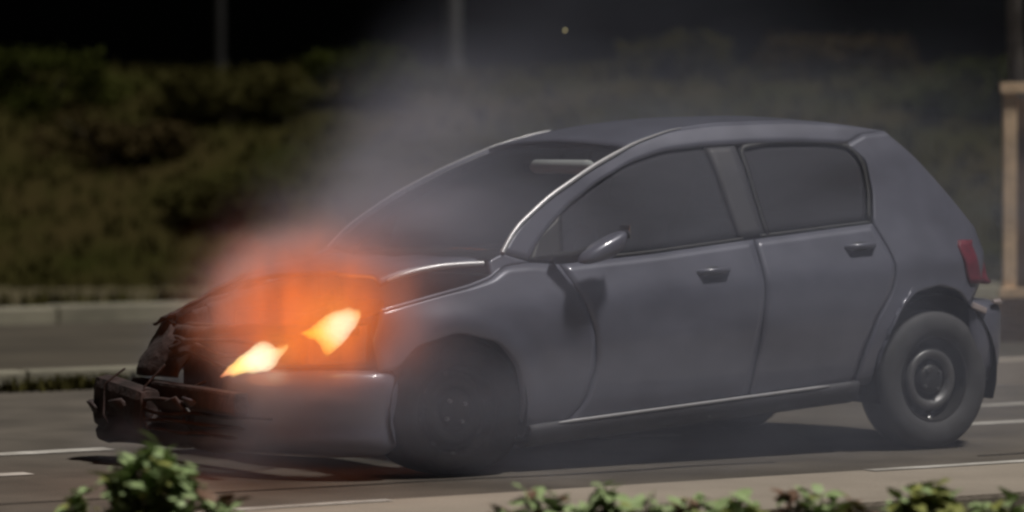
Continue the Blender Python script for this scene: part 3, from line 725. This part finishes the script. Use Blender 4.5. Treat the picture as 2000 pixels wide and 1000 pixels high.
# lower intake grille bars and number plate mount stay charred
for k in range(4):
    Pq = [(p[0] - .010, p[1], .17 + .045 * k + .03 * noise.noise(Vector((p[1] * 3, k * 5, 6)))) for p in bent([(-.70, -.52), (-.79, -.30), (-.832, 0), (-.875, .26), (-.90, .44)], 16)]
    tubeo('grille_bar', Pq, .009, M['burnt'], fb, 6)
# upper grille
for k in range(3):
    Pq = [(p[0] + .05 * noise.noise(Vector((p[1] * 4, k * 3, 1))), p[1], .49 + .045 * k + .06 * noise.noise(Vector((p[1] * 3, k * 5, 0)))) for p in bent([(-.70, -.36), (-.735, -.15), (-.75, .1), (-.74, .36)], 14)]
    tubeo('grille_slat', Pq, .010, M['burnt'], car, 6)
# headlamp shells
for s in (-1, 1):
    G3 = []
    for j in range(9):
        v_ = j / 8; row = []
        for i in range(15):
            u = i / 14
            a, b = poly_at([(-.36, .80), (-.48, .745), (-.60, .64), (-.68, .50), (-.715, .38)], u)
            z = .475 + (.235 - .13 * u) * v_
            ins = .045 * v_ + (.05 * noise.noise(Vector((a * 8, b * 8 + s, z * 8))))
            row.append((a + ins, s * (b - ins * .6), z))
        G3.append(row)
    v, f = grid_mesh(G3, flip=(s > 0))
    f = [q_ for n0, q_ in enumerate(f) if not (s < 0 and 1 <= n0 // 14 <= 6 and 1 <= n0 % 14 <= 11)]
    solid(pyd('headlight', v, f, M['burnt'], car, True), .012)
# far wing top twisted upward remnants
G3 = []
for j in range(7):
    row = []
    for i in range(15):
        u = i / 14; v_ = j / 6
        a = -.10 - .60 * u; b = .74 - .10 * u - .16 * v_
        z = .80 - .17 * u ** 1.5 + .07 * v_ * (1 - .3 * u) + .03 * noise.noise(Vector((u * 5, v_ * 3, 7)))
        row.append((a, b, z))
    G3.append(row)
v, f = grid_mesh(G3); solid(pyd('buckled_panel', v, f, M['burnt'], car, True), .01)
G3 = []
for j in range(13):
    v_ = j / 12; row = []
    for i in range(25):
        u = i / 24
        a, b = poly_at([(-.25, .86), (-.45, .86), (-.64, .80), (-.76, .64), (-.78, .46), (-.76, .30)], u)
        z = .40 + (.36 - .20 * u) * v_
        q_ = noise.noise(Vector((a * 5, b * 5, z * 6))) + .5 * noise.noise(Vector((a * 14, b * 14, z * 13)))
        ins = .10 * v_ ** 2 + .045 * q_
        row.append((a + ins * .8, b - ins * .7, z + .03 * q_ * v_))
    G3.append(row)
v, f = grid_mesh(G3); solid(pyd('crumpled_corner', v, f, M['burnt'], car, True), .012, 0)

# ------------------------------------------------------------------ flames
def flame_mat(name, core, strength, tip=(1, .45, .03), soft=True):
    m = bpy.data.materials.new(name); m.use_nodes = True
    t = m.node_tree; N = t.nodes; L = t.links; N.clear()
    o = N.new('ShaderNodeOutputMaterial'); e = N.new('ShaderNodeEmission')
    tc = N.new('ShaderNodeTexCoord'); d = N.new('ShaderNodeVectorMath'); d.operation = 'DISTANCE'
    L.new(tc.outputs['Object'], d.inputs[0]); d.inputs[1].default_value = core[:3]
    n = N.new('ShaderNodeTexNoise'); n.inputs['Scale'].default_value = 14; L.new(tc.outputs['Object'], n.inputs['Vector'])
    a = N.new('ShaderNodeMath'); a.operation = 'MULTIPLY_ADD'; L.new(n.outputs['Fac'], a.inputs[0]); a.inputs[1].default_value = .05; L.new(d.outputs['Value'], a.inputs[2])
    mr = N.new('ShaderNodeMapRange'); mr.inputs['From Min'].default_value = core[3]; mr.inputs['From Max'].default_value = core[4]; L.new(a.outputs[0], mr.inputs['Value'])
    r = N.new('ShaderNodeValToRGB'); cr = r.color_ramp
    cr.elements[0].color = (.90, .90, .62, 1); cr.elements[1].color = (*tip, 1)
    e1 = cr.elements.new(.5); e1.color = (1, .66, .16, 1)
    L.new(mr.outputs[0], r.inputs['Fac']); L.new(r.outputs['Color'], e.inputs['Color']); e.inputs['Strength'].default_value = strength
    if not soft:
        L.new(e.outputs[0], o.inputs['Surface']); return m
    # glowing gas: brightness grows with the depth of flame one looks through
    e.inputs['Strength'].default_value = .5
    tr = N.new('ShaderNodeBsdfTransparent'); mx = N.new('ShaderNodeMixShader'); mx.inputs[0].default_value = .12
    L.new(tr.outputs[0], mx.inputs[1]); L.new(e.outputs[0], mx.inputs[2]); L.new(mx.outputs[0], o.inputs['Surface'])
    pv = N.new('ShaderNodeVolumePrincipled'); pv.inputs['Density'].default_value = 0.0; pv.inputs['Emission Strength'].default_value = strength * 19
    L.new(r.outputs['Color'], pv.inputs['Emission Color']); L.new(pv.outputs[0], o.inputs['Volume'])
    return m
def flame(name, org, dirn, outline, thick, m, lab):
    """closed tongue of fire: the outline is inflated to both sides into a rounded body"""
    n_ = len(outline); cx = sum(p[0] for p in outline) / n_; cz = sum(p[1] for p in outline) / n_
    dn = Vector((-dirn[1], dirn[0], 0)); dv = Vector((dirn[0], dirn[1], 0))
    V = []; F = []; K = 5; m_ = 60
    O = [poly_at(outline + [outline[0]], i / m_) for i in range(m_)]
    O = [(x + .006 * noise.noise(Vector((x * 30, z * 30, 1))), z + .009 * noise.noise(Vector((x * 30, z * 20, 5)))) for x, z in O]
    rings = []
    for sgn in (1, -1):
        for k in range(K):
            f_ = 1 - k / K; h = thick * math.sqrt(1 - f_ * f_) if f_ < 1 else 0
            if sgn < 0 and k == 0: rings.append(rings[0]); continue
            r_ = []
            for (x, z) in O:
                p = dv * (cx + (x - cx) * f_) + dn * (sgn * h) + Vector((0, 0, cz + (z - cz) * f_)); r_.append(len(V)); V.append(p)
            rings.append(r_)
        c = len(V); V.append(dv * cx + dn * sgn * thick + Vector((0, 0, cz)))
        base = rings[-K:] 
        for a, b in zip(base, base[1:]):
            for i in range(m_):
                q_ = (a[i], a[(i + 1) % m_], b[(i + 1) % m_], b[i]); F.append(q_ if sgn > 0 else q_[::-1])
        for i in range(m_):
            q_ = (base[-1][i], base[-1][(i + 1) % m_], c); F.append(q_ if sgn > 0 else q_[::-1])
    o = pyd(name, [tuple(v) for v in V], F, m, None, True); o.matrix_world = Matrix.Rotation(TH, 4, 'Z'); o.location = Vector(W(7.57 + org[0], 12.97 + org[1], org[2]))
    return tag(o, lab, 'flame', 'flames on the burning nose')
S = 1 / 375.0
o1 = [((x - 660) * S, -(y - 655) / 452.0) for x, y in [(602, 655), (622, 644), (640, 628), (664, 612), (690, 606), (712, 608), (719, 620), (704, 646), (684, 672), (664, 692), (650, 703), (643, 690), (634, 672), (618, 664)]]
o2 = [((x - 520) * S, -(y - 715) / 452.0) for x, y in [(450, 750), (468, 728), (486, 710), (508, 694), (530, 678), (545, 684), (556, 700), (568, 692), (580, 684), (576, 700), (560, 714), (556, 730), (542, 741), (510, 745), (480, 747)]]
fl1 = flame('flame', (-.575, -.79, .640), (1, 0), o1, .055, flame_mat('flame_hot', (.06, 0, .02, .075, .18), 1.1), 'larger pale yellow flame in the opening of the near headlight')
fl2 = flame('flame', (-.785, -.52, .525), (1, 0), o2, .055, flame_mat('flame_hot', (.03, 0, .0, .07, .24), 1.1, (1, .30, .16)), 'smaller white and salmon flame low on the front of the car')
CM = Matrix.Translation(Vector(W(7.57, 12.97, 0))) @ Matrix.Rotation(TH, 4, 'Z')
def fire_light(a, b, z, e, r=.12, col=(1, .27, .06)):
    l = bpy.data.lights.new('fire_light', 'POINT'); l.energy = e; l.color = col; l.shadow_soft_size = r
    o = bpy.data.objects.new('fire_light', l); C.objects.link(o); o.location = CM @ Vector((a, b, z))
fire_light(-.48, -.25, .80, 7, .25)
fire_light(-1.0, -.45, .60, 5, .2)
em = bmesh.new(); bmesh.ops.create_icosphere(em, subdivisions=1, radius=.018)
em = link('speck', em, flame_mat('speck_glow', (0, 0, 0, .01, .2), .12, soft=False)); em.location = CM @ Vector((.95, -.3, 1.98))  # glowing speck hung in the air, standing in for a distant lamp
tag(em, 'single tiny glowing ember for a distant lamp, high above the car', 'speck')

# ------------------------------------------------------------------ smoke
def smoke():
    x0, x1, y0, y1, z0, z1 = -1.7, 6.6, -2.3, 1.9, .02, 3.3
    bm = bmesh.new(); box(bm, ((x0 + x1) / 2, (y0 + y1) / 2, (z0 + z1) / 2), (x1 - x0, y1 - y0, z1 - z0))
    m = bpy.data.materials.new('smoke'); m.use_nodes = True; t = m.node_tree; N = t.nodes; L = t.links; N.clear()
    out = N.new('ShaderNodeOutputMaterial'); pv = N.new('ShaderNodeVolumePrincipled'); L.new(pv.outputs[0], out.inputs['Volume'])
    pv.inputs['Color'].default_value = (.70, .76, .96, 1); pv.inputs['Anisotropy'].default_value = 0.0
    tc = N.new('ShaderNodeTexCoord'); sp = N.new('ShaderNodeSeparateXYZ'); L.new(tc.outputs['Object'], sp.inputs[0])
    def ma(op, *xs, clamp=False):
        n = N.new('ShaderNodeMath'); n.operation = op; n.use_clamp = clamp
        for i, v in enumerate(xs):
            if isinstance(v, (int, float)): n.inputs[i].default_value = v
            else: L.new(v, n.inputs[i])
        return n.outputs[0]
    def ss(v, a, b, lo=0, hi=1):
        n = N.new('ShaderNodeMapRange'); n.interpolation_type = 'SMOOTHSTEP'
        L.new(v, n.inputs['Value']); n.inputs['From Min'].default_value = a; n.inputs['From Max'].default_value = b
        n.inputs['To Min'].default_value = lo; n.inputs['To Max'].default_value = hi; return n.outputs[0]
    X, Y, Z = sp.outputs
    # warp
    n1 = N.new('ShaderNodeTexNoise'); n1.inputs['Scale'].default_value = .9; n1.inputs['Detail'].default_value = 3
    mp = N.new('ShaderNodeMapping'); mp.inputs['Scale'].default_value = (1, 1, 1.2); L.new(tc.outputs['Object'], mp.inputs[0]); L.new(mp.outputs[0], n1.inputs['Vector'])
    wv = ma('MULTIPLY', ma('SUBTRACT', n1.outputs['Fac'], .5), 1.5)
    # left edge of the plume leans to the tail with height
    edge = ma('ADD', ma('ADD', -1.22, ma('MULTIPLY', .50, Z)), ma('MULTIPLY', .016, ma('POWER', Z, 4.0)))
    s = ma('SUBTRACT', ma('ADD', ma('SUBTRACT', X, edge), wv), ma('MULTIPLY', Y, .35))
    wdt = ma('ADD', .28, ma('MULTIPLY', Z, .38))
    le = ss(ma('DIVIDE', s, wdt), 0, 1)
    # dense over the bay, thinner downwind
    near = ma('POWER', 2.718, ma('MULTIPLY', ma('MAXIMUM', ma('SUBTRACT', s, .36), 0), -2.4))
    dens = ma('MULTIPLY', near, ss(ma('ABSOLUTE', ma('SUBTRACT', Y, .0)), .45, 1.5, 1, 0))
    dens = ma('MULTIPLY', dens, ss(Z, .85, 2.1, .80, .04))
    thin = ma('MULTIPLY', ss(Z, .9, 2.1, .145, .015), ss(X, 1.2, 3.8, 1, .25))
    thin = ma('MULTIPLY', thin, ss(X, 5.0, 6.5, 1, 0)); thin = ma('MULTIPLY', thin, ma('MAXIMUM', ss(Z, .03, .35, 0, 1), ss(X, -.5, .2, 0, 1))); dens = ma('MULTIPLY', dens, ss(Z, .05, .55, .2, 1))
    thin = ma('MULTIPLY', thin, ss(ma('ABSOLUTE', ma('ADD', Y, .25)), 1.0, 2.0, 1, 0))
    dens = ma('MULTIPLY', ma('ADD', dens, thin), le)
    n2 = N.new('ShaderNodeTexNoise'); n2.inputs['Scale'].default_value = 1.6; n2.inputs['Detail'].default_value = 4; n2.inputs['Distortion'].default_value = .6
    mp2 = N.new('ShaderNodeMapping'); mp2.inputs['Rotation'].default_value = (0, R(38), 0); mp2.inputs['Scale'].default_value = (.55, 1, 1.5)
    L.new(tc.outputs['Object'], mp2.inputs[0]); L.new(mp2.outputs[0], n2.inputs['Vector'])
    dens = ma('MULTIPLY', dens, ss(n2.outputs['Fac'], .34, .66, .3, 1.7))
    # burning gas over the bay
    dx = ma('SUBTRACT', X, ma('ADD', -.76, ma('MULTIPLY', Z, .15))); dy = ma('ADD', Y, .70); dz = ma('SUBTRACT', Z, .67)
    dzz = ma('MULTIPLY', dz, ss(dz, -.05, .05, 1.5, 1))
    r2 = ma('ADD', ma('ADD', ma('POWER', ma('DIVIDE', ma('ADD', dx, ma('MULTIPLY', wv, .25)), .25), 2.0), ma('POWER', ma('DIVIDE', dy, .52), 2.0)), ma('POWER', ma('DIVIDE', dzz, ma('ADD', .16, ma('MULTIPLY', n2.outputs['Fac'], .26))), 2.0))
    g = ma('POWER', 2.718, ma('MULTIPLY', ma('POWER', r2, 1.3), -1.0))
    g5 = ma('POWER', g, .45)
    L.new(ma('ADD', ma('MULTIPLY', dens, ma('SUBTRACT', 1.0, ma('MULTIPLY', g5, .85))), ma('MULTIPLY', g, 2.2)), pv.inputs['Density'])
    cm = N.new('ShaderNodeMix'); cm.data_type = 'RGBA'; L.new(ss(g, 0, .4), cm.inputs['Factor'])      # sooty gas right over the fire
    cm.inputs['A'].default_value = (.70, .76, .96, 1); cm.inputs['B'].default_value = (.30, .09, .03, 1); L.new(cm.outputs['Result'], pv.inputs['Color'])
    n3 = N.new('ShaderNodeTexNoise'); n3.inputs['Scale'].default_value = 4.5; n3.inputs['Detail'].default_value = 3; n3.inputs['Distortion'].default_value = .8
    mp3 = N.new('ShaderNodeMapping'); mp3.inputs['Scale'].default_value = (1.3, 1.0, .6); L.new(tc.outputs['Object'], mp3.inputs[0]); L.new(mp3.outputs[0], n3.inputs['Vector'])
    def hot(x_, y_, z_, r_):
        q = ma('ADD', ma('ADD', ma('POWER', ma('SUBTRACT', X, x_), 2.0), ma('POWER', ma('SUBTRACT', Y, y_), 2.0)), ma('POWER', ma('SUBTRACT', Z, z_), 2.0))
        return ma('POWER', 2.718, ma('MULTIPLY', q, -1.0 / r_ ** 2))
    es = ma('MULTIPLY', g, ss(n3.outputs['Fac'], .3, .7, .3, 1.7))
    hh = ma('ADD', hot(-.60, -.80, .70, .13), hot(-.74, -.62, .56, .09))
    L.new(ma('ADD', ma('MULTIPLY', es, 1.75), ma('MULTIPLY', hh, 1.6)), pv.inputs['Emission Strength'])
    ec = N.new('ShaderNodeMix'); ec.data_type = 'RGBA'; L.new(ma('MULTIPLY', hh, .8), ec.inputs['Factor'])
    ec.inputs['A'].default_value = (1, .19, .02, 1); ec.inputs['B'].default_value = (1, .36, .02, 1); L.new(ec.outputs['Result'], pv.inputs['Emission Color'])
    o = link('smoke', bm, m); o.matrix_world = CM
    return tag(o, 'grey smoke pouring from the burning nose and drifting back over the car', 'smoke', kind='stuff')
smoke()
